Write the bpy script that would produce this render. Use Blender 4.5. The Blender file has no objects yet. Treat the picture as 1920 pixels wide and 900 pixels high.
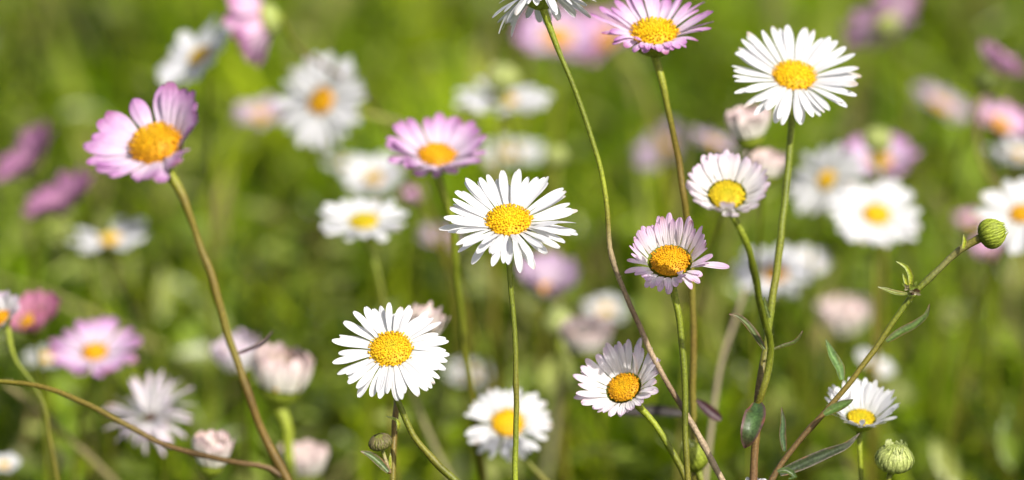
import bpy, math, random
import numpy as np
from mathutils import Vector

# ------------------------------------------------------------------ camera, light, exposure
S = bpy.context.scene
COL = S.collection
rad = math.radians
PITCH = rad(18.0)
FOCUS = 0.55
FIELD = 0.16                      # width of the sharp plane, 16 cm
H0 = 0.145                        # height of the sharp plane's centre above the ground
CAM = np.array([0.0, 0.0, H0 + FOCUS * math.sin(PITCH)])
FWD = np.array([0.0, math.cos(PITCH), -math.sin(PITCH)])
RGT = np.array([1.0, 0.0, 0.0])
UPV = np.array([0.0, math.sin(PITCH), math.cos(PITCH)])

cam_data = bpy.data.cameras.new('camera')
cam_data.sensor_width = 36.0
cam_data.lens = 36.0 * FOCUS / FIELD
cam_data.clip_start = 0.01
cam_data.clip_end = 500.0
cam_data.dof.use_dof = True
cam_data.dof.focus_distance = FOCUS
cam_data.dof.aperture_fstop = 10.5
cam_data.dof.aperture_blades = 0
cam = bpy.data.objects.new('camera', cam_data)
cam.location = CAM
cam.rotation_euler = (math.pi / 2 - PITCH, 0, 0)
COL.objects.link(cam)
S.camera = cam

SUN_EL, SUN_AZ = rad(47.0), rad(147.0)      # azimuth clockwise from +Y (the view direction): right, a little to the front
sun_dir = Vector((math.sin(SUN_AZ) * math.cos(SUN_EL), math.cos(SUN_AZ) * math.cos(SUN_EL), math.sin(SUN_EL)))
world = bpy.data.worlds.new('World')
S.world = world
world.use_nodes = True
wn = world.node_tree.nodes
sky = wn.new('ShaderNodeTexSky')
sky.sky_type = 'NISHITA'
sky.sun_disc = False
sky.air_density = 0.8
sky.dust_density = 4.0
sky.sun_elevation = SUN_EL
sky.sun_rotation = SUN_AZ
wn['Background'].inputs['Strength'].default_value = 0.095
world.node_tree.links.new(sky.outputs[0], wn['Background'].inputs['Color'])

sun_data = bpy.data.lights.new('sun', 'SUN')
sun_data.energy = 4.2
sun_data.angle = rad(0.53)
sun_data.color = (1.0, 0.95, 0.86)
sun = bpy.data.objects.new('sun', sun_data)
sun.rotation_euler = sun_dir.to_track_quat('Z', 'Y').to_euler()
sun.location = (1, -1, 2)
COL.objects.link(sun)

S.view_settings.view_transform = 'Standard'
S.view_settings.look = 'None'
S.view_settings.exposure = 0.5
S.view_settings.gamma = 1.0
S.view_settings.use_curve_mapping = False
S.cycles.use_denoising = True
S.cycles.max_bounces = 8
S.cycles.diffuse_bounces = 4
S.cycles.transmission_bounces = 4
S.cycles.sample_clamp_indirect = 4.0


# ------------------------------------------------------------------ helpers
def at(u, v, z):
    """photograph direction (u, v of 1920 x 900) at distance z along the view -> point in the meadow"""
    w = z * FIELD / FOCUS / 1920.0
    return CAM + FWD * z + RGT * ((u - 960.0) * w) + UPV * ((450.0 - v) * w)


def size(px, z):
    return px * z * FIELD / FOCUS / 1920.0


def axis_of(tilt, roll):
    t, r = rad(tilt), rad(roll)
    a = -FWD * math.cos(t) + (RGT * math.cos(r) + UPV * math.sin(r)) * math.sin(t)
    return a / np.linalg.norm(a)


def unit(v):
    n = np.linalg.norm(v)
    return v / n if n > 1e-12 else v


def tag(o, label=None, cat=None, group=None, kind=None):
    if label: o['label'] = label
    if cat: o['category'] = cat
    if group: o['group'] = group
    if kind: o['kind'] = kind
    return o


class MB:
    """collects vertices, quads / triangles, uv and colour of one mesh object"""
    def __init__(self):
        self.v, self.f, self.uv, self.c, self.n = [], [], [], [], 0

    def add(self, verts, faces, uv=None, col=None):
        verts = np.asarray(verts, float)
        k = len(verts)
        self.v.append(verts)
        self.f.extend([tuple(i + self.n for i in q) for q in faces])
        self.uv.append(np.zeros((k, 2)) if uv is None else np.asarray(uv, float))
        c = np.ones((k, 3)) if col is None else np.asarray(col, float)
        if c.ndim == 1: c = np.tile(c, (k, 1))
        self.c.append(c)
        self.n += k

    def build(self, name, mat, parent=None, origin=(0, 0, 0), parent_origin=(0, 0, 0)):
        V = np.concatenate(self.v) - np.asarray(origin, float)
        return mesh_object(name, V, self.f, np.concatenate(self.uv), np.concatenate(self.c), mat, parent,
                           np.asarray(origin, float) - np.asarray(parent_origin, float))


def mesh_object(name, V, F, UV, C, mat, parent=None, loc=(0, 0, 0)):
    me = bpy.data.meshes.new(name)
    me.from_pydata(V.tolist(), [], F)
    li = np.empty(len(me.loops), np.int32)
    me.loops.foreach_get('vertex_index', li)
    uvl = me.uv_layers.new(name='UVMap')
    uvl.data.foreach_set('uv', UV[li].astype(np.float32).ravel())
    ca = me.color_attributes.new('Col', 'FLOAT_COLOR', 'POINT')
    ca.data.foreach_set('color', np.concatenate([C, np.ones((len(C), 1))], 1).astype(np.float32).ravel())
    me.polygons.foreach_set('use_smooth', np.ones(len(me.polygons), bool))
    me.materials.append(mat)
    me.update()
    o = bpy.data.objects.new(name, me)
    COL.objects.link(o)
    o.location = loc
    if parent: o.parent = parent
    return o


def spline(pts, step, extra=None):
    """smooth curve through pts (chord-length Hermite), resampled about every step; extra = per-point rows interpolated alongside"""
    P = np.asarray(pts, float)
    E = None if extra is None else np.asarray(extra, float)
    n = len(P)
    h = np.maximum(np.linalg.norm(np.diff(P, axis=0), axis=1), 1e-7)
    sl = np.diff(P, axis=0) / h[:, None]
    M = np.zeros_like(P)
    for i in range(1, n - 1):
        M[i] = (sl[i - 1] * h[i] + sl[i] * h[i - 1]) / (h[i - 1] + h[i])
    M[0], M[-1] = sl[0], sl[-1]
    out, oe = [], []
    for i in range(n - 1):
        m = max(2, int(h[i] / step))
        for k in range(m):
            t = k / m
            out.append(P[i] * (2 * t ** 3 - 3 * t * t + 1) + M[i] * h[i] * (t ** 3 - 2 * t * t + t) + P[i + 1] * (3 * t * t - 2 * t ** 3) + M[i + 1] * h[i] * (t ** 3 - t * t))
            if E is not None: oe.append(E[i] * (1 - t) + E[i + 1] * t)
    out.append(P[-1])
    if E is not None: oe.append(E[-1])
    return np.array(out), (np.array(oe) if E is not None else None)


def frames(path):
    T = np.gradient(path, axis=0)
    T /= np.linalg.norm(T, axis=1)[:, None] + 1e-15
    n = unit(np.cross(T[0], [0.3, 1, 0.1]))
    N = []
    for t in T:
        n = unit(n - t * np.dot(n, t))
        N.append(n)
    N = np.array(N)
    return T, N, np.cross(T, N)


def tube(mb, path, radii, cols, sides=10, hairs=0, rng=None, wobble=0.0):
    T, N, B = frames(path)
    k = len(path)
    ang = np.linspace(0, 2 * np.pi, sides, endpoint=False)
    ridge = 1 + 0.06 * np.cos(ang * (sides // 2))
    ring = (N[:, None, :] * (np.cos(ang) * ridge)[None, :, None] + B[:, None, :] * (np.sin(ang) * ridge)[None, :, None])
    R = np.asarray(radii)
    if wobble and rng is not None:
        R = R * (1 + wobble * np.interp(np.arange(k), np.arange(0, k + 6, 6), np.array([rng.uniform(-1, 1) for _ in np.arange(0, k + 6, 6)])))
    V = (path[:, None, :] + ring * R[:, None, None]).reshape(-1, 3)
    F = []
    for i in range(k - 1):
        for j in range(sides):
            a, b = i * sides + j, i * sides + (j + 1) % sides
            F.append((a, b, b + sides, a + sides))
    L = np.concatenate([[0], np.cumsum(np.linalg.norm(np.diff(path, axis=0), axis=1))])
    uv = np.stack([np.tile(ang / 6.2832, k), np.repeat(L, sides) * 100], 1)
    mb.add(V, F, uv, np.repeat(cols, sides, 0))
    for e, sgn in ((0, -1), (k - 1, 1)):                       # rounded ends
        ids = list(range(sides))
        VV = np.vstack([V[e * sides:(e + 1) * sides], path[e] + T[e] * sgn * R[e] * .5])
        mb.add(VV, [(j, (j + 1) % sides, sides) if sgn > 0 else ((j + 1) % sides, j, sides) for j in ids], None, cols[e])
    for _ in range(hairs):
        i = rng.randrange(k)
        t = rng.random() * 6.2832
        d = unit(N[i] * math.cos(t) + B[i] * math.sin(t) + T[i] * rng.uniform(-.3, .7))
        p = path[i] + d * R[i] * .9
        l = rng.uniform(.0002, .0006)
        s = unit(np.cross(d, T[i])) * 0.000018
        w = unit(np.cross(d, s)) * 0.000018
        mb.add([p + s, p - s * .5 + w, p - s * .5 - w, p + d * l], [(0, 1, 3), (1, 2, 3), (2, 0, 3)], None, np.minimum(cols[i] * 1.6 + .12, .8))


# ------------------------------------------------------------------ materials
def material(name):
    m = bpy.data.materials.new(name)
    m.use_nodes = True
    nt = m.node_tree
    nt.nodes.clear()
    out = nt.nodes.new('ShaderNodeOutputMaterial')
    return m, nt, out


def N(nt, t, **kw):
    n = nt.nodes.new(t)
    for k, v in kw.items(): setattr(n, k, v)
    return n


def thin_shader(nt, out, colour, trans_colour, trans, rough=.5, spec=.3, normal=None):
    pb = N(nt, 'ShaderNodeBsdfPrincipled')
    pb.inputs['Roughness'].default_value = rough
    pb.inputs['Specular IOR Level'].default_value = spec
    tb = N(nt, 'ShaderNodeBsdfTranslucent')
    mx = N(nt, 'ShaderNodeMixShader')
    mx.inputs[0].default_value = trans
    nt.links.new(colour, pb.inputs['Base Color'])
    nt.links.new(trans_colour, tb.inputs['Color'])
    if normal:
        nt.links.new(normal, pb.inputs['Normal'])
    nt.links.new(pb.outputs[0], mx.inputs[1])
    nt.links.new(tb.outputs[0], mx.inputs[2])
    nt.links.new(mx.outputs[0], out.inputs['Surface'])


def ramp(nt, stops):
    r = N(nt, 'ShaderNodeValToRGB')
    e = r.color_ramp.elements
    while len(e) < len(stops): e.new(.5)
    for el, (p, c) in zip(e, stops):
        el.position = p
        el.color = (*c, 1)
    return r


def petal_material(name, stops, trans=.33):
    m, nt, out = material(name)
    uv = N(nt, 'ShaderNodeUVMap')
    sep = N(nt, 'ShaderNodeSeparateXYZ')
    nt.links.new(uv.outputs[0], sep.inputs[0])
    no = N(nt, 'ShaderNodeTexNoise')
    no.inputs['Scale'].default_value = 900
    geo = N(nt, 'ShaderNodeNewGeometry')
    nt.links.new(geo.outputs['Position'], no.inputs['Vector'])
    ma = N(nt, 'ShaderNodeMath', operation='MULTIPLY_ADD')
    ma.inputs[1].default_value = .35
    nt.links.new(no.outputs['Fac'], ma.inputs[0])
    sub = N(nt, 'ShaderNodeMath', operation='SUBTRACT')
    nt.links.new(sep.outputs['Y'], sub.inputs[0])
    sub.inputs[1].default_value = .17
    nt.links.new(sub.outputs[0], ma.inputs[2])
    r = ramp(nt, stops)
    nt.links.new(ma.outputs[0], r.inputs[0])
    # each petal's own slight tint
    mul = N(nt, 'ShaderNodeMixRGB', blend_type='MULTIPLY')
    mul.inputs[0].default_value = 1
    at_ = N(nt, 'ShaderNodeAttribute', attribute_name='Col')
    nt.links.new(r.outputs[0], mul.inputs[1])
    nt.links.new(at_.outputs['Color'], mul.inputs[2])
    # long veins
    wv = N(nt, 'ShaderNodeMath', operation='SINE')
    sc = N(nt, 'ShaderNodeMath', operation='MULTIPLY')
    sc.inputs[1].default_value = 6.2832 * 3
    nt.links.new(sep.outputs['X'], sc.inputs[0])
    nt.links.new(sc.outputs[0], wv.inputs[0])
    bp = N(nt, 'ShaderNodeBump')
    bp.inputs['Strength'].default_value = .4
    bp.inputs['Distance'].default_value = .00008
    nt.links.new(wv.outputs[0], bp.inputs['Height'])
    thin_shader(nt, out, mul.outputs[0], mul.outputs[0], trans, .55, .2, bp.outputs[0])
    return m


PETAL = {
    'white': petal_material('petal_white', [(0, (.70, .72, .68)), (.25, (.77, .77, .79)), (1, (.78, .78, .81))]),
    'blush': petal_material('petal_blush', [(0, (.84, .82, .80)), (.6, (.85, .81, .84)), (1, (.74, .58, .72))]),
    'rosy': petal_material('petal_rosy', [(0, (.82, .78, .78)), (.45, (.82, .72, .80)), (1, (.68, .44, .66))]),
    'lilac': petal_material('petal_lilac', [(0, (.70, .57, .72)), (.35, (.76, .62, .77)), (.68, (.66, .41, .66)), (1, (.44, .17, .43))]),
    'pink': petal_material('petal_pink', [(0, (.70, .45, .62)), (.4, (.78, .56, .72)), (.8, (.64, .34, .56)), (1, (.48, .17, .40))]),
    'magenta': petal_material('petal_magenta', [(0, (.38, .19, .30)), (.5, (.44, .21, .35)), (1, (.30, .11, .25))], .25),
    'crimson': petal_material('petal_crimson', [(0, (.50, .20, .28)), (.5, (.60, .26, .38)), (1, (.44, .14, .26))]),
    'cream': petal_material('petal_cream', [(0, (.80, .78, .66)), (.5, (.82, .75, .71)), (1, (.76, .58, .58))], .18),
    'mauve': petal_material('petal_mauve', [(0, (.58, .48, .58)), (.5, (.66, .53, .66)), (1, (.48, .31, .50))]),
}


def vertex_colour_material(name, rough=.5, spec=.3, trans=0.0, bump=0.0, bump_scale=2500, sss=0.0, tint=(1, 1, 1)):
    m, nt, out = material(name)
    a = N(nt, 'ShaderNodeAttribute', attribute_name='Col')
    no = N(nt, 'ShaderNodeTexNoise')
    no.inputs['Scale'].default_value = bump_scale
    geo = N(nt, 'ShaderNodeNewGeometry')
    nt.links.new(geo.outputs['Position'], no.inputs['Vector'])
    r = ramp(nt, [(.3, (.66, .64, .62)), (.7, (1.25, 1.22, 1.15))])
    nt.links.new(no.outputs['Fac'], r.inputs[0])
    mul = N(nt, 'ShaderNodeMixRGB', blend_type='MULTIPLY')
    mul.inputs[0].default_value = 1
    nt.links.new(a.outputs['Color'], mul.inputs[1])
    nt.links.new(r.outputs[0], mul.inputs[2])
    bp = N(nt, 'ShaderNodeBump')
    bp.inputs['Strength'].default_value = bump
    bp.inputs['Distance'].default_value = .0001
    nt.links.new(no.outputs['Fac'], bp.inputs['Height'])
    tc = N(nt, 'ShaderNodeMixRGB', blend_type='MULTIPLY')
    tc.inputs[0].default_value = 1
    tc.inputs[2].default_value = (*tint, 1)
    nt.links.new(mul.outputs[0], tc.inputs[1])
    thin_shader(nt, out, mul.outputs[0], tc.outputs[0], trans, rough, spec, bp.outputs[0])
    return m


M_DISC = vertex_colour_material('disc_florets', .55, .25, .12, .2, 6000)
M_STEM = vertex_colour_material('stem_skin', .5, .35, .0, .7, 3000)
M_BRACT = vertex_colour_material('bract_skin', .5, .3, .25, .3, 3000, tint=(1.3, 1.4, .6))
M_LEAF = vertex_colour_material('leaf_skin', .42, .45, .25, .4, 2500, tint=(1.5, 1.6, .5))
M_GRASS = vertex_colour_material('grass_blades', .5, .2, .42, .1, 400, tint=(1.45, 1.5, .5))
M_FOLIAGE = vertex_colour_material('foliage_leaves', .34, .5, .3, .2, 800, tint=(1.4, 1.5, .5))
M_DRY = vertex_colour_material('dry_stalk_skin', .6, .25, .1, .4, 2500)

GREEN = (.135, .170, .012)
DKGREEN = (.062, .092, .012)
LIME = (.27, .33, .022)
OLIVE = (.165, .150, .018)
RUST = (.155, .100, .020)
BROWN = (.15, .085, .04)
TAN = (.42, .33, .22)
REDBR = (.135, .085, .032)


# ------------------------------------------------------------------ flower heads
def petal_arrays(rng, base, rho, tau, ax, L, W, e0, curl, twist, groove, nl=11, nw=4, notch=True):
    ts = np.concatenate([np.linspace(0, .8, nl - 4), [.87, .93, .975, 1.0]])
    e = e0
    p = base.copy()
    V, UV = [], []
    prev = 0
    side_bend = rng.uniform(-.12, .12)
    wave = rng.uniform(-.05, .05)
    for t in ts:
        dt = t - prev
        prev = t
        ang = e0 + curl * t ** 1.4 + wave * math.sin(t * 7)
        d = rho * math.cos(ang) + ax * math.sin(ang) + tau * side_bend * t
        p = p + unit(d) * (L * dt)
        nrm = -rho * math.sin(ang) + ax * math.cos(ang)
        tw = twist * t
        tn = tau * math.cos(tw) + nrm * math.sin(tw)
        nn = nrm * math.cos(tw) - tau * math.sin(tw)
        x = min(1, t / .62)
        w = .42 + .58 * (x * x * (3 - 2 * x))
        if t > .72: w *= math.sqrt(max(0.0, 1 - ((t - .72) / .285) ** 2)) * .86 + .14 * (1 - (t - .72) / .28)
        w *= W * .5
        for j in range(nw + 1):
            s = 2 * j / nw - 1
            g = groove * W * (s * s - .5) + .06 * W * math.cos(s * 9.4) * (1 - t * .5)
            q = p + tn * (s * w) + nn * g * min(1, t * 3 + .2)
            if notch and t > .99: q = q - unit(d) * L * .025 * (1 if abs(s) < .3 else 0)
            V.append(q)
            UV.append((j / nw, t))
    F = []
    k = nw + 1
    for i in range(len(ts) - 1):
        for j in range(nw):
            a = i * k + j
            F.append((a, a + 1, a + 1 + k, a + k))
    return np.array(V), F, np.array(UV)


def disc_mesh(mb, rng, c, ax, e1, e2, r, dome, n, palette):
    """domed cushion with florets in a sunflower spiral"""
    core, rim, centre = [np.array(x) for x in palette]
    # cushion
    k, rings = 24, 7
    V, F, C = [], [], []
    for i in range(rings + 1):
        a = i / rings * math.pi / 2
        rr, h = r * .96 * math.cos(a), dome * r * .93 * math.sin(a)
        for j in range(k):
            t = 2 * math.pi * j / k
            V.append(c + e1 * rr * math.cos(t) + e2 * rr * math.sin(t) + ax * h)
            C.append((rim * (1 - i / rings) + core * (i / rings)) * .8)
    for i in range(rings):
        for j in range(k):
            F.append((i * k + j, i * k + (j + 1) % k, (i + 1) * k + (j + 1) % k, (i + 1) * k + j))
    mb.add(V, F, None, np.array(C))
    fr = r / math.sqrt(n) * .98
    ang6 = np.linspace(0, 2 * np.pi, 7)[:6]
    for i in range(n):
        q = (i + .5) / n
        t = i * 2.399963
        rr = r * q ** .56 * rng.uniform(.955, 1.03)
        t += rng.uniform(-.05, .05) / max(.25, math.sqrt(q))
        x = min(1, rr / r)
        h = dome * r * math.sqrt(max(0, 1 - x * x * .97))
        rd = e1 * math.cos(t) + e2 * math.sin(t)
        nrm = unit(ax * math.sqrt(max(0.02, 1 - x * x)) + rd * x * max(.35, dome) * 1.0)
        p = c + rd * rr + ax * h
        u1 = unit(np.cross(nrm, rd + ax * .01))
        u2 = np.cross(nrm, u1)
        f = fr * rng.uniform(.72, 1.22) * (.62 + .5 * x)
        hgt = f * rng.uniform(.6, 1.6)
        open_ = x > .62 and rng.random() < .75
        rows = [(0.95, -.3), (1.0, .35), (.85, .8)] if not open_ else [(.7, -.3), (.85, .5), (1.15, 1.0)]
        V = []
        for (w, z) in rows:
            for a in ang6:
                V.append(p + (u1 * math.cos(a) + u2 * math.sin(a)) * f * w * .62 + nrm * hgt * z)
        V.append(p + nrm * hgt * (1.1 if not open_ else .75))
        F = []
        for b in range(2):
            for j in range(6):
                F.append((b * 6 + j, b * 6 + (j + 1) % 6, b * 6 + 6 + (j + 1) % 6, b * 6 + 6 + j))
        for j in range(6): F.append((12 + j, 12 + (j + 1) % 6, 18))
        cc = core * (1 - x ** 2.5) + rim * x ** 2.5
        if q < .22: cc = centre * (1 - q / .22) + cc * (q / .22)
        cc = cc * rng.uniform(.62, 1.2)
        mb.add(V, F, None, np.minimum(cc, .9))


YELLOW = ((.93, .65, .010), (.88, .48, .008), (.84, .70, .03))
ORANGE = ((.86, .50, .008), (.74, .34, .008), (.80, .50, .02))
GREENISH = ((.66, .55, .015), (.80, .60, .02), (.45, .48, .02))
BROWND = ((.14, .06, .02), (.10, .045, .02), (.06, .03, .015))
CUPS = {'green': ((.24, .31, .025), (.36, .44, .06)), 'dark': ((.10, .15, .025), (.16, .20, .04)), 'purple': ((.28, .32, .06), (.17, .12, .09)), 'pale': ((.36, .44, .12), (.46, .52, .2))}


def strip(mb, path, widths, nrm, col, tipcol=None, groove=.25, nw=2):
    """a narrow leaf-like strip along path, nrm = facing direction"""
    path = np.asarray(path, float)
    T = np.gradient(path, axis=0)
    k = nw + 1
    V, UV, C = [], [], []
    n = len(path)
    for i in range(n):
        t = unit(T[i])
        s = unit(np.cross(t, nrm))
        nn = np.cross(s, t)
        for j in range(k):
            q = 2 * j / nw - 1
            V.append(path[i] + s * q * widths[i] * .5 + nn * groove * widths[i] * (abs(q) - .5))
            UV.append((j / nw, i / (n - 1)))
            f = i / (n - 1)
            C.append(np.array(col) if tipcol is None else np.array(col) * (1 - f ** 2) + np.array(tipcol) * f ** 2)
    F = [(i * k + j, i * k + j + 1, (i + 1) * k + j + 1, (i + 1) * k + j) for i in range(n - 1) for j in range(nw)]
    mb.add(V, F, UV, np.array(C))


def cup_mesh(mb, rng, c, ax, e1, e2, r, stem_r, style, depth=.75, n=20):
    base, tip = [np.array(x) for x in CUPS[style]]
    k, rings = 24, 6
    prof = []
    for i in range(rings + 1):
        f = i / rings
        prof.append((stem_r + (r * .95 - stem_r) * math.sin(f * math.pi / 2) ** .8, -depth * r * (1 - f)))
    V = [c + e1 * pr * math.cos(2 * math.pi * j / k) + e2 * pr * math.sin(2 * math.pi * j / k) + ax * h for pr, h in prof for j in range(k)]
    F = [(i * k + j, i * k + (j + 1) % k, (i + 1) * k + (j + 1) % k, (i + 1) * k + j) for i in range(rings) for j in range(k)]
    mb.add(V, F, None, base)
    for row, (lo, hi, off) in enumerate(((.05, 1.12, .03), (.0, .8, .06))):
        for j in range(n):
            t = 2 * math.pi * (j + .5 * row + rng.uniform(-.15, .15)) / n
            rd = e1 * math.cos(t) + e2 * math.sin(t)
            pts, ws = [], []
            for q in range(6):
                f = lo + (hi - lo) * q / 5
                ff = min(1, f)
                pr = stem_r + (r * .95 - stem_r) * math.sin(ff * math.pi / 2) ** .8 + r * off + max(0, f - 1) * r * .2
                pts.append(c + rd * pr + ax * (-depth * r * (1 - f)))
                ws.append(r * .27 * (math.sin(min(1, q / 5 * .8 + .2) * math.pi) ** .7 + .03))
            nr = rd
            strip(mb, pts, ws, nr, base * rng.uniform(.85, 1.2), tip * rng.uniform(.85, 1.15), -.2)


def flower(parent, porg, u, v, z, R, disc, tilt, roll, cup, scheme='white', n=38, seed=1, front=None, front_len=1.0, front_pow=1.5, curl=-.15,
           dome=.45, palette=YELLOW, cupstyle='green', single=False, width=1.0, ragged=.07, florets=170, jitter=4.0, gaps=(), curl_front=None,
           stem_r=.0005, extra=(), side=None, cupdepth=.75, lift=0.0):
    """one head: flower_head (the disc) > petals, bract_cup.  single=True builds every petal as a mesh of its own.  Returns the stem's end point."""
    rng = random.Random(seed)
    c = at(u, v, z)
    ax = axis_of(tilt, roll)
    toc = unit(CAM - c)
    fr = toc - ax * np.dot(toc, ax)
    if abs(np.dot(toc, ax)) > .985: fr = -UPV - ax * np.dot(-UPV, ax)
    e1 = unit(fr)
    e2 = np.cross(ax, e1)
    r, RR = size(disc, z), size(R, z)
    mb = MB()
    disc_mesh(mb, rng, c, ax, e1, e2, r * (.9 if cup >= 35 else 1), dome, florets, palette)
    br = .88 if cup < 35 else 1.03
    head = mb.build('flower_head', M_DISC, parent, c, porg)
    mb = MB()
    cup_mesh(mb, rng, c - ax * r * .12, ax, e1, e2, r * 1.02, stem_r, cupstyle, cupdepth)
    mb.build('bract_cup', M_BRACT, head, c, c)
    ring = MB()
    L0 = RR - r * br
    W0 = 2 * math.pi * (r * .9 + L0 * .55) / n * 1.38 * width * (1.25 if cup >= 35 else 1)
    items = []
    for i in range(n):
        phi = 2 * math.pi * (i + rng.uniform(-.40, .40)) / n
        deg = math.degrees(phi) % 360
        if any(a <= deg <= b for a, b in gaps): continue
        items.append((phi, i % 2, 1.0, None))
    for (deg, el, lf) in extra:
        items.append((rad(deg), 0, lf, rad(el)))
    for phi, layer, lf, el in items:
        rho = e1 * math.cos(phi) + e2 * math.sin(phi)
        tau = np.cross(ax, rho)
        w = max(0, math.cos(phi)) ** front_pow if front is not None else 0
        e = rad(cup + (front - cup) * w if front is not None else cup) + rad(rng.gauss(0, jitter)) + rad(3.5 if layer else -3.5)
        if side is not None:
            ws = max(0, math.cos(phi - rad(side[0]))) ** side[2]
            e = e * (1 - ws) + rad(side[1]) * ws
        if el is not None: e = el
        cl = curl if curl_front is None else curl * (1 - w) + curl_front * w
        cl += rng.gauss(0, .09)
        if rng.random() < .07:
            e += rad(rng.uniform(-16, 26))
            cl += rng.uniform(-.6, .5)
        L = L0 * (1 + (front_len - 1) * w) * (1 + rng.uniform(-1.6, 1) * ragged) * lf
        base = c + rho * r * br + ax * (r * (.02 + .05 * layer) + lift * r)
        pv, pf, puv = petal_arrays(rng, base, rho, tau, ax, L, W0 * rng.uniform(.82, 1.15), e, cl, rng.gauss(0, .22), rng.uniform(.05, .22) * rng.choice((1, 1, -.6)))
        tint = np.tile(np.array([1, 1, 1.0]) * rng.uniform(.90, 1.0), (len(pv), 1))
        if rng.random() < .14:                                  # a browned tip or edge
            k = np.clip((puv[:, 1] - rng.uniform(.72, .9)) * 6, 0, 1)[:, None] * rng.uniform(.3, .8)
            tint = tint * (1 - k) + tint * np.array([.80, .62, .45]) * k
        if single:
            p = MB()
            p.add(pv, pf, puv, tint)
            p.build('petal', PETAL[scheme], head, base, c)
        else:
            ring.add(pv, pf, puv, tint)
    if not single and ring.n: ring.build('petal_ring', PETAL[scheme], head, c, c)
    return c - ax * (r * 1.02 * cupdepth + r * .12)


def green_bud(parent, porg, u, v, z, rw, rh, tilt, roll, seed=1, style='green', tuft=True, rows=4, name='bud', purple=False, ridge=1.0):
    """closed bud of overlapping bracts, opening narrowly at the top"""
    rng = random.Random(seed)
    c = at(u, v, z)
    ax = axis_of(tilt, roll)
    e1 = unit(np.cross(ax, [.2, .5, .9]))
    e2 = np.cross(ax, e1)
    a, h = size(rw, z), size(rh, z)
    base, tip = [np.array(x) for x in CUPS[style]]
    if purple: tip = np.array((.11, .07, .08))
    mb = MB()
    k, rings = 28, 12

    def prof(f):                                   # f 0 bottom .. 1 top
        y = -1 + 2 * f
        return a * max(.05, (1 - abs(y) ** 2.4)) ** .5 * (1 - .12 * max(0, y)), h * y
    V, C = [], []
    for i in range(rings + 1):
        pr, y = prof(i / rings)
        for j in range(k):
            t = 2 * math.pi * j / k
            V.append(c + (e1 * math.cos(t) + e2 * math.sin(t)) * pr * .95 + ax * y * .96)
            C.append(base * .8)
    F = [(i * k + j, i * k + (j + 1) % k, (i + 1) * k + (j + 1) % k, (i + 1) * k + j) for i in range(rings) for j in range(k)]
    F.append(tuple(range(k))[::-1])
    F.append(tuple(rings * k + j for j in range(k)))
    mb.add(V, F, None, np.array(C))
    m = 18
    for row in range(rows):
        lo, hi = .02 + row * .05, .55 + .5 * row / max(1, rows - 1)
        for j in range(m):
            t = 2 * math.pi * (j + .5 * (row % 2) + rng.uniform(-.2, .2)) / m
            pts, ws = [], []
            rd = e1 * math.cos(t) + e2 * math.sin(t)
            for q in range(8):
                f = lo + (hi - lo) * q / 7
                pr, y = prof(min(.97, f))
                pts.append(c + rd * (pr * (1.0 + .045 * (rows - row)) + a * .05 * (.4 + .6 * ridge) * (1 + .8 * ridge * q / 7)) + ax * (y + max(0, f - .97) * h * 2))
                ws.append(a * .27 * (math.sin((.25 + .75 * q / 7) * math.pi) ** .8 + .05))
            strip(mb, pts, ws, rd, base * rng.uniform(.45, .85), tip * rng.uniform(1.0, 1.5), -.45 * ridge)
    o = mb.build(name, M_BRACT, parent, c, porg)
    if tuft:
        tb = MB()
        for j in range(34):
            t = rng.random() * 6.2832
            q = math.sqrt(rng.random()) * a * .72
            p = c + (e1 * math.cos(t) + e2 * math.sin(t)) * q + ax * h * .8
            l = h * rng.uniform(.22, .36)
            pts = [p, p + ax * l * .5, p + ax * l * .85, p + ax * l]
            strip(tb, pts, [a * .16, a * .17, a * .13, a * .04], unit(e1 * math.cos(t) + e2 * math.sin(t)), (.55, .62, .30), (.66, .70, .45), .2)
        tb.build('petal_tuft', M_BRACT, o, c, c)
    return c - ax * h * .98


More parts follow.
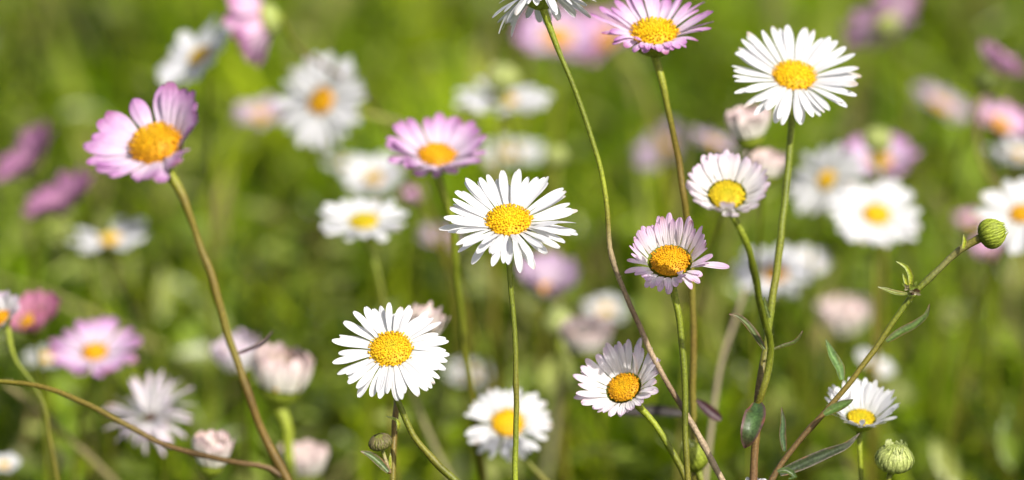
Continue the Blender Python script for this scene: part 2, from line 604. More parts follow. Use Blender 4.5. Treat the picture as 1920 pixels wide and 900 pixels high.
def leaf(parent, porg, pts, z, wpx, col=DKGREEN, edge=None, face=(0, -.7, .7), seed=1, fold=.22, shape='lance', name='leaf'):
    """a blade along photograph points; z a number or list of distances"""
    zs = z if isinstance(z, (list, tuple)) else [z] * len(pts)
    P3 = [at(u, v, zz) for (u, v), zz in zip(pts, zs)]
    path, _ = spline(P3, .0008)
    n = len(path)
    W = size(wpx, zs[0])
    ws = []
    for i in range(n):
        t = i / (n - 1)
        if shape == 'lance': w = math.sin(math.pi * min(1, .10 + .90 * t ** .8)) ** .8
        elif shape == 'oval': w = math.sin(math.pi * min(1, .06 + .94 * t)) ** .6
        else: w = (1 - t ** 2.5) * .8 + .2 * (1 - t)
        ws.append(W * (w * .95 + .05 * (1 - t)) + .00012)
    fc = unit(np.array(face, float))
    rng = random.Random(seed)
    T = np.gradient(path, axis=0)
    nw = 6
    V, UV, C = [], [], []
    e = np.array(edge if edge is not None else np.array(col) * 1.25)
    for i in range(n):
        t = unit(T[i])
        s = unit(np.cross(t, fc))
        nn = np.cross(s, t)
        f = i / (n - 1)
        for j in range(nw + 1):
            q = 2 * j / nw - 1
            V.append(path[i] + s * q * ws[i] * .5 + nn * fold * ws[i] * (abs(q) ** 1.3 - .4) + nn * W * .03 * math.sin(f * 17 + q * 3))
            k = max(abs(q) ** 6, f ** 8)
            cc = np.array(col) * (1 - k) + e * k
            if abs(q) < .1: cc = cc * 1.35
            vein = .16 * max(0, math.sin(f * 46 - abs(q) * 5.5)) ** 3 + .12 * math.sin(f * 13 + q * 4 + seed)
            C.append(cc * (1 + vein) if rng.random() > .03 else cc * np.array([1.5, .95, .7]))
            UV.append((j / nw, f))
    F = [(i * (nw + 1) + j, i * (nw + 1) + j + 1, (i + 1) * (nw + 1) + j + 1, (i + 1) * (nw + 1) + j) for i in range(n - 1) for j in range(nw)]
    mb = MB()
    mb.add(V, F, UV, np.array(C))
    return mb.build(name, M_LEAF, parent, porg, porg)


def plant_root(name, label, cat, base, group=None):
    o = bpy.data.objects.new(name, None)
    o.empty_display_size = .01
    COL.objects.link(o)
    o.location = base
    return tag(o, label, cat, group)


def make_stem(parent, porg, end, pts, z, wpx, cols, ground=True, base=None, hairs=0, seed=1, name='stem', mat=None, sides=10, taper=.8):
    """end: 3-D point under the head (or None); pts: photograph points; z: number or list"""
    rng = random.Random(seed)
    zs = list(z) if isinstance(z, (list, tuple)) else [z] * len(pts)
    P3 = [at(u, v, zz) for (u, v), zz in zip(pts, zs)]
    if end is not None: P3 = [np.asarray(end)] + P3
    cl = [np.array(c) for c in cols]
    if base is not None: P3.append(np.array(base))
    pos = np.linspace(0, 1, len(cl))
    d = np.concatenate([[0], np.cumsum(np.linalg.norm(np.diff(np.array(P3), axis=0), axis=1))])
    vis = d / (d[-2] if base is not None and len(d) > 2 else d[-1])
    E = np.stack([np.interp(np.minimum(vis, 1), pos, [c[i] for c in cl]) for i in range(3)], 1)
    path, ec = spline(P3, .0016, E)
    r = size(wpx, zs[0]) * .5
    T_, N_, B_ = frames(path)
    s_ = np.concatenate([[0], np.cumsum(np.linalg.norm(np.diff(path, axis=0), axis=1))])
    ph = [rng.uniform(0, 6.28) for _ in range(4)]
    fade = np.clip(s_ / .006, 0, 1)
    path = path + (N_ * (np.sin(s_ * 420 + ph[0]) + .6 * np.sin(s_ * 910 + ph[1]))[:, None] + B_ * (np.sin(s_ * 370 + ph[2]) + .6 * np.sin(s_ * 1010 + ph[3]))[:, None]) * (r * .09 * fade)[:, None]
    R = r * np.interp(np.linspace(0, 1, len(path)), [0, .04, .3, 1], [1.15, taper, .92, 1.02])
    for _ in range(int(s_[-1] / .022)):                         # nodes and scars
        c0 = rng.uniform(.01, s_[-1])
        R = R * (1 + rng.uniform(.12, .32) * np.exp(-((s_ - c0) / .0011) ** 2))
        ec = ec * (1 - rng.uniform(.15, .5) * np.exp(-((s_ - c0 - .0008) / .0012) ** 2))[:, None]
    mb = MB()
    tube(mb, path, R, ec, sides, hairs, rng, .13)
    return mb.build(name, mat or M_STEM, parent, porg, porg)


def ground_below(p, dx=0.0, dy=0.012):
    return np.array([p[0] + dx, p[1] + dy, -0.002])


def simple_daisy(label, group, u, v, z, R, disc, tilt, roll, cup, scheme, stem=None, stem_w=9, stem_z=None, cols=(LIME, GREEN, OLIVE), hairs=0,
                 cat='daisy', name='daisy', **kw):
    """a daisy on one stem: root Empty where the stem meets the ground"""
    if stem:
        szl = stem_z if isinstance(stem_z, (list, tuple)) else [stem_z or z] * len(stem)
        last = at(*stem[-1], szl[-1])
        if len(stem) > 1:
            prev = at(*stem[-2], szl[-2])
            d = last - prev
            dx = np.clip(d[0] / max(1e-4, -d[2]) * last[2] * .6, -.06, .06)
        else: dx = 0
        base = ground_below(last, dx, .01)
    else:
        p = at(u, v, z)
        rs = random.Random(kw.get('seed', 1))
        szl = None
        base = ground_below(p, rs.uniform(-.012, .012), .012)
    root = plant_root(name, label, cat, base, group)
    end = flower(root, base, u, v, z, R, disc, tilt, roll, cup, scheme, stem_r=size(stem_w, z) * .5, **kw)
    if stem:
        make_stem(root, base, end, stem, szl, stem_w, cols, base=base, hairs=hairs, seed=kw.get('seed', 1))
    else:
        ax = axis_of(tilt, roll)
        mid = end - ax * size(R, z) * .5
        mid[2] = min(mid[2], end[2] - .002)
        rngs = np.array([end, mid * .6 + np.array([base[0], base[1], mid[2]]) * .4 + np.array([0, 0, -.008]), base])
        path, _ = spline(rngs, .004)
        mb = MB()
        c = np.linspace(0, 1, len(path))[:, None]
        tube(mb, path, np.full(len(path), size(stem_w, z) * .42), np.array(GREEN) * (1 - c) + np.array(OLIVE) * c, 8)
        mb.build('stem', M_STEM, root, base, base)
    return root


# ------------------------------------------------------------------ the meadow floor
def ground():
    m, nt, out = material('meadow_soil')
    geo = N(nt, 'ShaderNodeNewGeometry')
    n1 = N(nt, 'ShaderNodeTexNoise')
    n1.inputs['Scale'].default_value = 35
    n1.inputs['Detail'].default_value = 8
    nt.links.new(geo.outputs['Position'], n1.inputs['Vector'])
    r = ramp(nt, [(.3, (.035, .035, .010)), (.5, (.07, .085, .016)), (.7, (.11, .10, .035))])
    nt.links.new(n1.outputs['Fac'], r.inputs[0])
    pb = N(nt, 'ShaderNodeBsdfPrincipled')
    pb.inputs['Roughness'].default_value = .9
    bp = N(nt, 'ShaderNodeBump')
    bp.inputs['Distance'].default_value = .01
    nt.links.new(n1.outputs['Fac'], bp.inputs['Height'])
    nt.links.new(bp.outputs[0], pb.inputs['Normal'])
    nt.links.new(r.outputs[0], pb.inputs['Base Color'])
    nt.links.new(pb.outputs[0], out.inputs['Surface'])
    mb = MB()
    s = 150
    mb.add([(-s, -s, 0), (s, -s, 0), (s, s, 0), (-s, s, 0)], [(0, 1, 2, 3)])
    tag(mb.build('ground', m), kind='structure')


ground()


def patch_noise(x, y, seed):
    r = np.random.default_rng(seed)
    out = np.zeros_like(x)
    for k in range(14):
        f = r.uniform(8, 45)
        a = r.uniform(0, 6.28)
        out += np.sin((x * np.cos(a) + y * np.sin(a)) * f + r.uniform(0, 6.28)) * (10 / (f + 8))
    return out / 2.2


def tufts(ntuft, per, xr, yr, hmin, hmax, wmin, wmax, seed, cols, dry=.06):
    """grass growing in tufts of unequal height and hue, dark gaps of soil between them"""
    r = np.random.default_rng(seed)
    tx, ty = r.uniform(*xr, ntuft), r.uniform(*yr, ntuft)
    pn = patch_noise(tx, ty, 5)
    keep = pn > -.85 + .6 * r.random(ntuft)
    tx, ty, pn = tx[keep], ty[keep], pn[keep]
    nt = len(tx)
    th = r.uniform(hmin, hmax, nt) * (1 + .35 * np.clip(pn, -1, 1.2))
    cols = np.array(cols)
    tc = cols[np.clip(((pn * .18 + .5) * len(cols) + r.normal(0, 2.0, nt)).astype(int), 0, len(cols) - 1)]
    tilt = r.uniform(0, 6.283, nt)
    ids = np.repeat(np.arange(nt), per)
    count = len(ids)
    spread = np.abs(r.normal(0, .0065, count))
    a0 = r.uniform(0, 6.283, count)
    x, y = tx[ids] + np.cos(a0) * spread, ty[ids] + np.sin(a0) * spread
    h = th[ids] * r.uniform(.55, 1.1, count)
    w = r.uniform(wmin, wmax, count)
    az = np.where(r.random(count) < .6, a0, tilt[ids]) + r.normal(0, .5, count)
    ln = np.abs(r.normal(0, .45, count)) + .15
    fa = az + r.normal(0, .5, count) + 1.57
    K = 5
    ts = np.array([0, .3, .58, .82, 1.0])
    wp = np.array([.75, 1, .85, .5, .06])
    P = np.zeros((count, K, 2, 3))
    for k, t in enumerate(ts):
        off = h * ln * t ** 1.8
        zz = h * (t - .30 * ln * t ** 2.4)
        for q in (0, 1):
            sg = q * 2 - 1
            P[:, k, q, 0] = x + np.cos(az) * off + np.cos(fa) * w * .5 * wp[k] * sg
            P[:, k, q, 1] = y + np.sin(az) * off + np.sin(fa) * w * .5 * wp[k] * sg
            P[:, k, q, 2] = np.maximum(zz, .002)
    V = P.reshape(-1, 3)
    b = (np.arange(count) * K * 2)[:, None, None] + (np.arange(K - 1) * 2)[None, :, None]
    F = (b + np.array([0, 1, 3, 2])[None, None, :]).reshape(-1, 4)
    C = tc[ids] * r.uniform(.8, 1.2, (count, 1))
    d = r.random(count) < dry
    C[d] = np.array([.34, .26, .13]) * r.uniform(.6, 1.2, (d.sum(), 1))
    return V, F, np.repeat(C, K * 2, 0)


def fast_mesh(name, V, F, C, mat, label=None, kind='stuff', cat=None):
    me = bpy.data.meshes.new(name)
    me.vertices.add(len(V))
    me.vertices.foreach_set('co', V.astype(np.float32).ravel())
    me.loops.add(F.size)
    me.loops.foreach_set('vertex_index', F.astype(np.int32).ravel())
    me.polygons.add(len(F))
    me.polygons.foreach_set('loop_start', np.arange(0, F.size, F.shape[1], dtype=np.int32))
    me.polygons.foreach_set('use_smooth', np.ones(len(F), bool))
    ca = me.color_attributes.new('Col', 'FLOAT_COLOR', 'POINT')
    ca.data.foreach_set('color', np.concatenate([C, np.ones((len(C), 1))], 1).astype(np.float32).ravel())
    me.materials.append(mat)
    me.update(calc_edges=True)
    me.validate()
    o = bpy.data.objects.new(name, me)
    COL.objects.link(o)
    return tag(o, label, cat, None, kind)


GC = [(.018, .030, .0012), (.052, .090, .0015), (.118, .208, .002), (.190, .315, .003), (.270, .40, .005), (.39, .50, .014)]
A1 = tufts(1900, 24, (-.42, .42), (.46, 1.5), .016, .062, .0014, .0038, 1, GC)
A2 = tufts(2200, 14, (-1.6, 1.6), (-.3, 3.2), .02, .06, .002, .005, 2, GC)
A3 = tufts(260, 3, (-.40, .40), (.70, 1.5), .050, .085, .0018, .0040, 3, [(.26, .36, .03), (.34, .40, .07), (.18, .28, .01), (.38, .36, .14)], .08)
A4 = tufts(330, 2, (-.30, .30), (.61, .82), .030, .060, .0007, .0018, 4, [(.20, .28, .01), (.32, .36, .06), (.08, .11, .01), (.24, .20, .08)], .1)
GS, go = [A1, A2, A3, A4], np.cumsum([0, len(A1[0]), len(A2[0]), len(A3[0])])
V = np.concatenate([g[0] for g in GS])
F = np.concatenate([g[1] + k for g, k in zip(GS, go)])
C = np.concatenate([g[2] for g in GS])
fast_mesh('grass', V, F, C, M_GRASS, 'short sunlit green grass blurring into the distance behind the daisies', 'stuff', 'grass')


def leaflets(count, xr, yr, zr, smin, smax, seed, cols):
    """small oval leaves scattered through the turf"""
    r = np.random.default_rng(seed)
    x, y, zz = r.uniform(*xr, count), r.uniform(*yr, count), r.uniform(*zr, count)
    L = r.uniform(smin, smax, count)
    d = r.normal(0, 1, (count, 3)) * [1, 1, .6] + [0, 0, .25]
    d /= np.linalg.norm(d, axis=1)[:, None]
    up = np.tile([0, 0, 1.0], (count, 1)) + r.normal(0, .45, (count, 3))
    s = np.cross(d, up)
    s /= np.linalg.norm(s, axis=1)[:, None] + 1e-9
    n = np.cross(s, d)
    ts = [0, .18, .45, .75, 1.0]
    wp = [.12, .75, 1.0, .72, .08]
    P = np.zeros((count, 5, 3, 3))
    c0 = np.stack([x, y, zz], 1)
    wd = r.uniform(.18, .55, count)
    for k in range(5):
        for j in range(3):
            q = j - 1
            P[:, k, j] = c0 + d * (L * ts[k])[:, None] + s * (L * wd * .5 * wp[k] * q)[:, None] + n * (L * (.07 * abs(q) - .12 * ts[k] ** 2))[:, None]
    P[..., 2] = np.maximum(P[..., 2], .003)
    b = (np.arange(count) * 15)[:, None, None, None] + (np.arange(4) * 3)[None, :, None, None] + np.arange(2)[None, None, :, None]
    F = (b + np.array([0, 1, 4, 3])).reshape(-1, 4)
    cols = np.array(cols)
    C = cols[r.integers(0, len(cols), count)] * r.uniform(.7, 1.3, (count, 1))
    return P.reshape(-1, 3), F, np.repeat(C, 15, 0)


LC = [(.06, .09, .005), (.09, .13, .008), (.13, .18, .015), (.18, .23, .04), (.24, .27, .08)]
B1 = leaflets(9000, (-.40, .40), (.52, 1.3), (.006, .045), .005, .012, 11, LC)
B2 = leaflets(5000, (-1.5, 1.5), (-.2, 3.0), (.006, .05), .006, .014, 12, LC)
B3 = leaflets(1500, (-.26, .26), (.60, .86), (.018, .050), .005, .013, 13, [(.22, .30, .04), (.32, .37, .10), (.17, .25, .02), (.07, .10, .01)])
BS, o_ = [B1, B2, B3], np.cumsum([0, len(B1[0]), len(B2[0])])
fast_mesh('foliage', np.concatenate([b[0] for b in BS]), np.concatenate([b[1] + k for b, k in zip(BS, o_)]), np.concatenate([b[2] for b in BS]),
          M_FOLIAGE, 'small oval green leaves scattered through the turf', 'stuff', 'foliage')

# ------------------------------------------------------------------ daisies in the sharp plane
G_SHARP = 'daisies in sharp focus'
G_SOFT = 'blurred daisies in the meadow behind'
G_BUD = 'closed buds and half closed heads'

simple_daisy('white daisy in sharp focus at the middle, flat yellow disc, straight green stem', G_SHARP, 954, 417, .55, 126, 45, 51, 91, 15, 'white',
             stem=[(956, 505), (960, 570), (966, 640), (968, 740), (967, 830), (966, 905)], stem_w=13, cols=(LIME, GREEN, GREEN, OLIVE, GREEN, LIME), hairs=500,
             n=60, seed=11, single=True, front=4, curl=-.10, curl_front=-.35, florets=260, dome=.42, width=1.25, jitter=7, ragged=.08)

simple_daisy('white daisy with round yellow disc above a stem curving away to the lower right', G_SHARP, 733, 657, .55, 110, 42, 41, 92, 6, 'white',
             stem=[(742, 738), (752, 765), (775, 815), (812, 862), (860, 907)], stem_w=14, cols=(GREEN, GREEN, OLIVE, GREEN), hairs=420,
             n=54, seed=23, single=True, width=1.25, curl=-.16, jitter=8, ragged=.10, side=(60, -6, 1.5), florets=260, dome=.40, palette=((.90, .58, .015), (.82, .50, .01), (.50, .50, .03)))

simple_daisy('pink tinged cup shaped daisy with upright rays, one thin ray lying across its orange disc', G_SHARP, 1256, 491, .553, 102, 41, 43, 94, 56, 'rosy',
             stem=[(1266, 560), (1277, 620), (1283, 690), (1285, 800), (1290, 905)], stem_w=14, cols=(LIME, GREEN, GREEN, OLIVE), hairs=300,
             n=52, seed=31, single=True, front=34, front_len=.56, front_pow=.7, curl=.0, curl_front=-1.3, ragged=.16, florets=220, dome=.40, palette=ORANGE,
             extra=((28, 118, .72), (80, 12, 1.25)), jitter=6, width=.95)

simple_daisy('white cup shaped daisy leaning left on a bright green stem, orange disc in shade', G_SHARP, 1170, 728, .558, 98, 34, 42, 120, 40, 'blush',
             stem=[(1228, 795), (1255, 838), (1278, 878), (1290, 910)], stem_w=15, cols=(LIME, LIME, GREEN, OLIVE), hairs=150,
             n=50, seed=43, single=True, front=36, front_len=.66, front_pow=.8, curl=-.05, curl_front=-.5, ragged=.12, florets=200, dome=.40, palette=ORANGE, width=1.1)

simple_daisy('lilac pink daisy at the top edge with broad yellow disc and short curled front rays', G_SHARP, 1227, 66, .566, 118, 45, 57, 91, 27, 'lilac',
             stem=[(1241, 150), (1258, 230), (1272, 300), (1283, 370), (1291, 440), (1298, 540), (1300, 640), (1300, 780), (1306, 905)],
             stem_z=[.567, .568, .57, .57, .572, .573, .574, .575, .575], stem_w=14, cols=(LIME, OLIVE, RUST, OLIVE, OLIVE, RUST, OLIVE, OLIVE), hairs=200,
             n=44, seed=57, single=True, front=38, front_len=.36, front_pow=.7, curl=-.08, curl_front=-1.5, ragged=.13, florets=200, dome=.55, palette=YELLOW, width=.95)

simple_daisy('white daisy cut by the top edge, seen from below on a tall bent stem', G_SHARP, 1014, -10, .555, 108, 32, 97, 100, -20, 'white',
             stem=[(1040, 75), (1062, 130), (1088, 195), (1110, 260), (1132, 345), (1141, 420), (1143, 465), (1160, 520), (1190, 590), (1225, 670), (1265, 740), (1300, 800)],
             stem_w=12, cols=(LIME, GREEN, GREEN, GREEN, LIME, OLIVE, TAN, BROWN, TAN, BROWN, TAN), hairs=200,
             n=40, seed=61, single=True, curl=-.35, florets=120, ragged=.18, jitter=15)

simple_daisy('small white cup daisy with greenish yellow disc behind the diagonal budding stem', G_SHARP, 1614, 784, .568, 86, 28, 58, 86, 44, 'white',
             stem=[(1612, 840), (1614, 870), (1615, 908)], stem_w=11, cols=(GREEN, LIME, GREEN), hairs=60,
             n=50, seed=71, single=True, front=40, front_len=.62, curl=.0, florets=150, dome=.25, palette=GREENISH)

simple_daisy('pink daisy slightly out of focus above and left of the central white daisy', G_SOFT, 819, 294, .602, 102, 36, 55, 87, 32, 'lilac',
             stem=[(845, 400), (855, 500), (866, 600), (878, 700), (890, 780)], stem_z=[.604, .608, .612, .616, .62], stem_w=15, cols=(LIME, GREEN, OLIVE),
             n=34, seed=83, single=True, front=20, curl=-.05, front_len=.8, florets=120, dome=.45, palette=ORANGE, width=1.25, ragged=.06, gaps=((200, 210),))

simple_daisy('soft white daisy low in the frame, crossed by the central daisy stem', G_SOFT, 952, 795, .612, 82, 32, 36, 92, 8, 'white',
             stem=[(985, 860), (1025, 905)], stem_w=13, n=34, seed=97, single=True, curl=-.15, florets=120, dome=.4, palette=YELLOW)

# ---- the branched plant: a big white daisy and a smaller pale cup on stems that join
b0 = at(1413, 905, .55)
base = ground_below(b0, -.004)
rt = plant_root('branched_daisy', 'branched plant with a large white daisy and a smaller pale cup flower on joined stems', 'daisy plant', base, G_SHARP)
end = flower(rt, base, 1489, 146, .572, 126, 42, 50, 86, 15, 'white', n=54, seed=101, single=True, front=2, curl=-.06, curl_front=-.3, florets=240, dome=.5, width=1.25, stem_r=.00055)
st = make_stem(rt, base, end, [(1483, 260), (1476, 330), (1466, 430), (1453, 530), (1443, 600), (1434, 670), (1422, 745), (1418, 800), (1413, 905)],
               [.571, .570, .567, .562, .558, .553, .551, .551, .551], 15, (LIME, GREEN, GREEN, GREEN, OLIVE, GREEN, GREEN, BROWN, RUST, BROWN), base=base, hairs=450, seed=3)
end = flower(rt, base, 1363, 366, .527, 92, 36, 38, 92, 44, 'blush', n=40, seed=103, single=True, front=46, front_len=.75, curl=.02, florets=150, dome=.35, palette=GREENISH, extra=((10, 75, .8), (352, 80, .7)), stem_r=.0005)
make_stem(rt, base, end, [(1398, 450), (1412, 500), (1423, 560), (1436, 612), (1445, 650), (1441, 690), (1430, 735), (1422, 756)],
          [.530, .534, .539, .545, .548, .549, .549, .550], 14, (LIME, GREEN, GREEN, GREEN, GREEN, OLIVE), hairs=260, seed=4, name='side_stem')
leaf(st, base, [(1433, 655), (1416, 628), (1395, 602), (1381, 592), (1367, 589)], .548, 13, DKGREEN, (.22, .13, .12), (.5, -.8, .4))
leaf(st, base, [(1450, 655), (1470, 648), (1490, 641), (1500, 630), (1505, 620)], .549, 6, DKGREEN, (.16, .09, .08), (0, -.6, .8))
leaf(st, base, [(1420, 756), (1414, 785), (1405, 812), (1396, 840)], [.548, .544, .543, .545], 40, (.05, .10, .03), (.16, .07, .09), (-.2, -.95, .25), shape='oval', fold=.16)
leaf(st, base, [(1443, 596), (1436, 575), (1433, 556)], .556, 7, DKGREEN, None, (.3, -.9, .3))

# ---- the budding diagonal plant on the right
base = ground_below(at(1440, 905, .552), -.012)
rt = plant_root('budding_stem', 'leafy diagonal stem rising to one closed green bud at its tip', 'plant', base, G_BUD)
end = green_bud(rt, base, 1861, 437, .55, 22, 26, 78, 0 + 22, seed=5, style='green', tuft=False, rows=5)
st = make_stem(rt, base, end, [(1800, 468), (1762, 503), (1723, 541), (1690, 582), (1640, 655), (1590, 722), (1535, 785), (1480, 850), (1455, 885), (1440, 912)],
               .551, 13, (OLIVE, (.16, .15, .06), GREEN, GREEN, OLIVE, OLIVE, RUST, REDBR, REDBR, REDBR), base=base, hairs=520, seed=6)
leaf(st, base, [(1662, 640), (1690, 622), (1722, 604), (1737, 590), (1743, 570)], .549, 15, (.075, .13, .025), (.14, .10, .06), (-.2, -.75, .6))
leaf(st, base, [(1578, 712), (1574, 690), (1560, 665), (1548, 636)], .549, 19, (.10, .19, .05), (.12, .15, .07), (.4, -.85, .3))
leaf(st, base, [(1545, 777), (1565, 766), (1585, 757), (1600, 749)], .547, 18, (.075, .14, .025), (.09, .10, .04), (-.1, -.75, .6))
leaf(st, base, [(1462, 888), (1500, 872), (1550, 850), (1590, 833), (1612, 812)], .551, 21, (.035, .055, .022), (.20, .17, .15), (-.1, -.9, .4), shape='lance')
leaf(st, base, [(1471, 846), (1467, 815), (1468, 785), (1465, 764)], .553, 12, (.06, .11, .045), (.15, .09, .07), (.2, -.95, .2))
leaf(st, base, [(1458, 884), (1475, 882), (1490, 894), (1478, 898)], .547, 11, (.05, .09, .02), None, (0, -.7, .7))
leaf(st, base, [(1706, 541), (1708, 518), (1699, 500), (1680, 490)], .549, 9, LIME, (.25, .3, .12), (-.3, -.8, .5), name='bract')
leaf(st, base, [(1702, 538), (1698, 524), (1693, 513)], .549, 8, LIME, (.25, .3, .12), (-.3, -.9, .3), name='bract')
leaf(st, base, [(1701, 551), (1680, 549), (1662, 543), (1646, 538)], .548, 8, GREEN, (.3, .33, .2), (0, -.7, .7), name='bract')
leaf(st, base, [(1806, 466), (1809, 452), (1807, 439)], .549, 7, LIME, (.3, .3, .15), (-.2, -.95, .2), name='bract')
mbn = MB()
rngn = random.Random(8)
for k in range(26):
    p = at(1707 + rngn.uniform(-9, 12), 543 + rngn.uniform(-8, 9), .549 + rngn.uniform(-.001, .001))
    d = unit(np.array([rngn.uniform(-1, 1), rngn.uniform(-1, .2), rngn.uniform(-.3, 1)]))
    strip(mbn, [p, p + d * .0005, p + d * .0009], [.0004, .0005, .0001], (0, -1, .2), rngn.choice([(.12, .07, .04), (.25, .22, .14), (.15, .2, .03)]))
mbn.build('withered_node', M_LEAF, st, base, base)

# ---- pink daisy with rust stem and its arching side branch
base = ground_below(at(545, 908, .522), .02)
rt = plant_root('pink_daisy', 'large lilac pink daisy with few broad rays on a rusty stem, arching side branch', 'daisy plant', base, G_SHARP)
end = flower(rt, base, 294, 277, .518, 134, 51, 50, 108, 26, 'lilac', n=24, seed=113, single=True, front=14, curl=-.08, florets=170, dome=.75, palette=ORANGE, width=1.08, ragged=.11, side=(84, 54, 1.0),
             gaps=((160, 168), (186, 194)), stem_r=.0006, cupstyle='pale', jitter=6)
st = make_stem(rt, base, end, [(345, 372), (372, 450), (400, 530), (432, 640), (466, 740), (502, 830), (542, 905)],
               [.519, .52, .52, .521, .521, .522, .522], 17, (LIME, RUST, OLIVE, RUST, OLIVE, RUST, RUST, RUST), base=base, hairs=200, seed=14)
make_stem(rt, base, None, [(-60, 706), (0, 715), (70, 722), (150, 752), (230, 792), (310, 835), (390, 855), (460, 870), (505, 878), (526, 892)],
          [.535, .533, .531, .529, .527, .526, .524, .522, .522, .522], 11, (OLIVE, OLIVE, RUST, OLIVE, REDBR, REDBR, REDBR, REDBR), hairs=160, seed=15, name='side_stem')
leaf(st, base, [(445, 663), (465, 656), (490, 644), (512, 620)], .521, 7, (.07, .05, .06), (.13, .08, .09), (0, -.7, .7))

# ---- half hidden faded head with a straight stem and a small bud
base = ground_below(at(735, 906, .556), .0)
rt = plant_root('faded_daisy', 'faded pinkish head half hidden behind a white daisy, straight stem with tiny bud', 'daisy plant', base, G_BUD)
end = flower(rt, base, 790, 628, .594, 78, 27, 72, 74, 74, 'cream', n=30, seed=121, curl=.25, florets=70, dome=.3, ragged=.14, width=.6, cupstyle='dark')
st = make_stem(rt, base, end, [(762, 690), (745, 740), (741, 790), (738, 850), (735, 906)], [.578, .566, .559, .557, .556], 13, (GREEN, DKGREEN, RUST, OLIVE, RUST, OLIVE), base=base, hairs=260, seed=17)
e2_ = green_bud(rt, base, 713, 828, .554, 19, 13, 62, 105, seed=19, style='purple', tuft=False, rows=3)
make_stem(rt, base, e2_, [(722, 860), (731, 887)], .5545, 8, (LIME, (.3, .25, .15), REDBR), seed=20, name='bud_stalk')
leaf(st, base, [(728, 885), (710, 866), (692, 852), (676, 846)], .5535, 15, (.07, .12, .03), (.2, .14, .12), (.3, -.8, .5))
leaf(st, base, [(729, 884), (731, 868), (732, 850)], .555, 7, LIME, (.3, .34, .15), (.5, -.85, .2))
leaf(st, base, [(745, 808), (748, 795), (742, 787), (724, 781)], .5535, 7, LIME, (.36, .42, .2), (-.2, -.6, .8), name='bract')

# ---- separate buds
def bud_plant(label, u, v, z, rw, rh, tilt, roll, stem, w=11, style='green', tuft=True, seed=1, cols=(LIME, GREEN, OLIVE), name='flower_bud', group=G_BUD, purple=False, ridge=1.0):
    base = ground_below(at(*stem[-1], z), 0)
    rt = plant_root(name, label, 'bud', base, group)
    e = green_bud(rt, base, u, v, z, rw, rh, tilt, roll, seed, style, tuft, purple=purple, ridge=ridge)
    make_stem(rt, base, e, stem, z, w, cols, base=base, seed=seed)
    return rt


bud_plant('round pale green bud opening at the lower right, below the small white cup daisy', 1677, 858, .56, 31, 26, 62, 88, [(1668, 892), (1664, 912)], 13, 'pale', True, 41, ridge=.3)
bud_plant('narrow leaning green bud at the bottom beside two upright stems', 1300, 856, .574, 21, 29, 75, 112, [(1312, 890), (1318, 912)], 12, 'green', True, 43)
bud_plant('blurred pale green bud in front of a white daisy seen edge on', 942, 147, .73, 26, 24, 75, 95, [(940, 215), (934, 300)], 14, 'pale', True, 45, group=G_SOFT)
bud_plant('blurred pale green bud above the pink daisy right of the tall white one', 1645, 262, .72, 22, 24, 70, 80, [(1652, 330), (1655, 400)], 12, 'pale', False, 47, group=G_SOFT)
bud_plant('small blurred yellow green bud right of the tall bent stem top', 1041, 292, .74, 18, 19, 70, 95, [(1045, 350), (1048, 420)], 10, 'pale', False, 49, group=G_SOFT)
bud_plant('blurred green bud left of a cream closed head', 1048, 604, .69, 24, 24, 70, 95, [(1052, 660), (1055, 720)], 12, 'pale', True, 51, group=G_SOFT)
bud_plant('dark green bud on a grey dry stalk near the right edge', 1849, 152, .70, 20, 20, 70, 100, [(1840, 190), (1832, 255), (1842, 305), (1870, 352)], 9, 'dark', False, 53, (TAN, BROWN, OLIVE), group=G_SOFT)

# ------------------------------------------------------------------ softer daisies behind
def soft(label, u, v, z, R, disc, tilt, roll, cup, scheme, seed, **kw):
    kw.setdefault('n', 28)
    kw.setdefault('florets', 70)
    return simple_daisy(label, kw.pop('group', G_SOFT), u, v, z, R, disc, tilt, roll, cup, scheme, seed=seed, **kw)


soft('white daisy facing left with upright oval disc, left of the upper middle', 604, 190, .70, 98, 27, 33, 155, 8, 'white', 201, stem=[(720, 222), (770, 250), (800, 300)], stem_z=[.71, .73, .75], stem_w=12, cols=(LIME, TAN, OLIVE), n=30, palette=ORANGE)
soft('blurred white daisy, yellow disc, below a paler white pair, left of centre', 682, 418, .652, 84, 28, 60, 92, 16, 'white', 203, stem=[(705, 500), (718, 560), (722, 620)], stem_w=12, n=26, palette=GREENISH, width=1.2)
soft('pale white daisy blurred just above another white daisy left of centre', 700, 335, .74, 62, 18, 50, 100, 20, 'white', 205, n=20, width=1.2)
soft('dim greyish white flower behind the white pair left of centre', 648, 308, .82, 44, 12, 75, 90, 10, 'white', 206, n=16)
soft('small pink closed head right of the blurred white pair', 776, 376, .74, 36, 14, 70, 90, 60, 'pink', 207, n=18, curl=.3)
soft('white daisy with tilted face at right, its yellow disc low', 1548, 336, .70, 80, 20, 42, -50, 8, 'white', 209, n=26, width=1.15)
soft('full white daisy, yellow disc, behind the leafy diagonal stem top', 1643, 404, .682, 88, 27, 42, 88, 8, 'white', 211, n=26, width=1.2, stem=[(1640, 480), (1640, 560)], stem_w=11)
soft('lilac daisy with orange disc behind a green bud at right', 1650, 304, .74, 78, 24, 58, 90, 22, 'lilac', 213, n=20, width=1.2, palette=ORANGE)
soft('white daisy cut by the right edge, just beyond the green tip bud', 1914, 402, .66, 86, 22, 36, 110, 8, 'white', 215, n=17, width=1.0, palette=ORANGE)
soft('white daisy seen edge on at the right edge under a pink one', 1908, 292, .75, 66, 18, 74, 88, 12, 'white', 217, n=20, width=1.2)
soft('pink daisy with orange disc at the right edge', 1872, 236, .735, 68, 24, 58, 62, 30, 'pink', 219, n=20, width=1.2, palette=ORANGE)
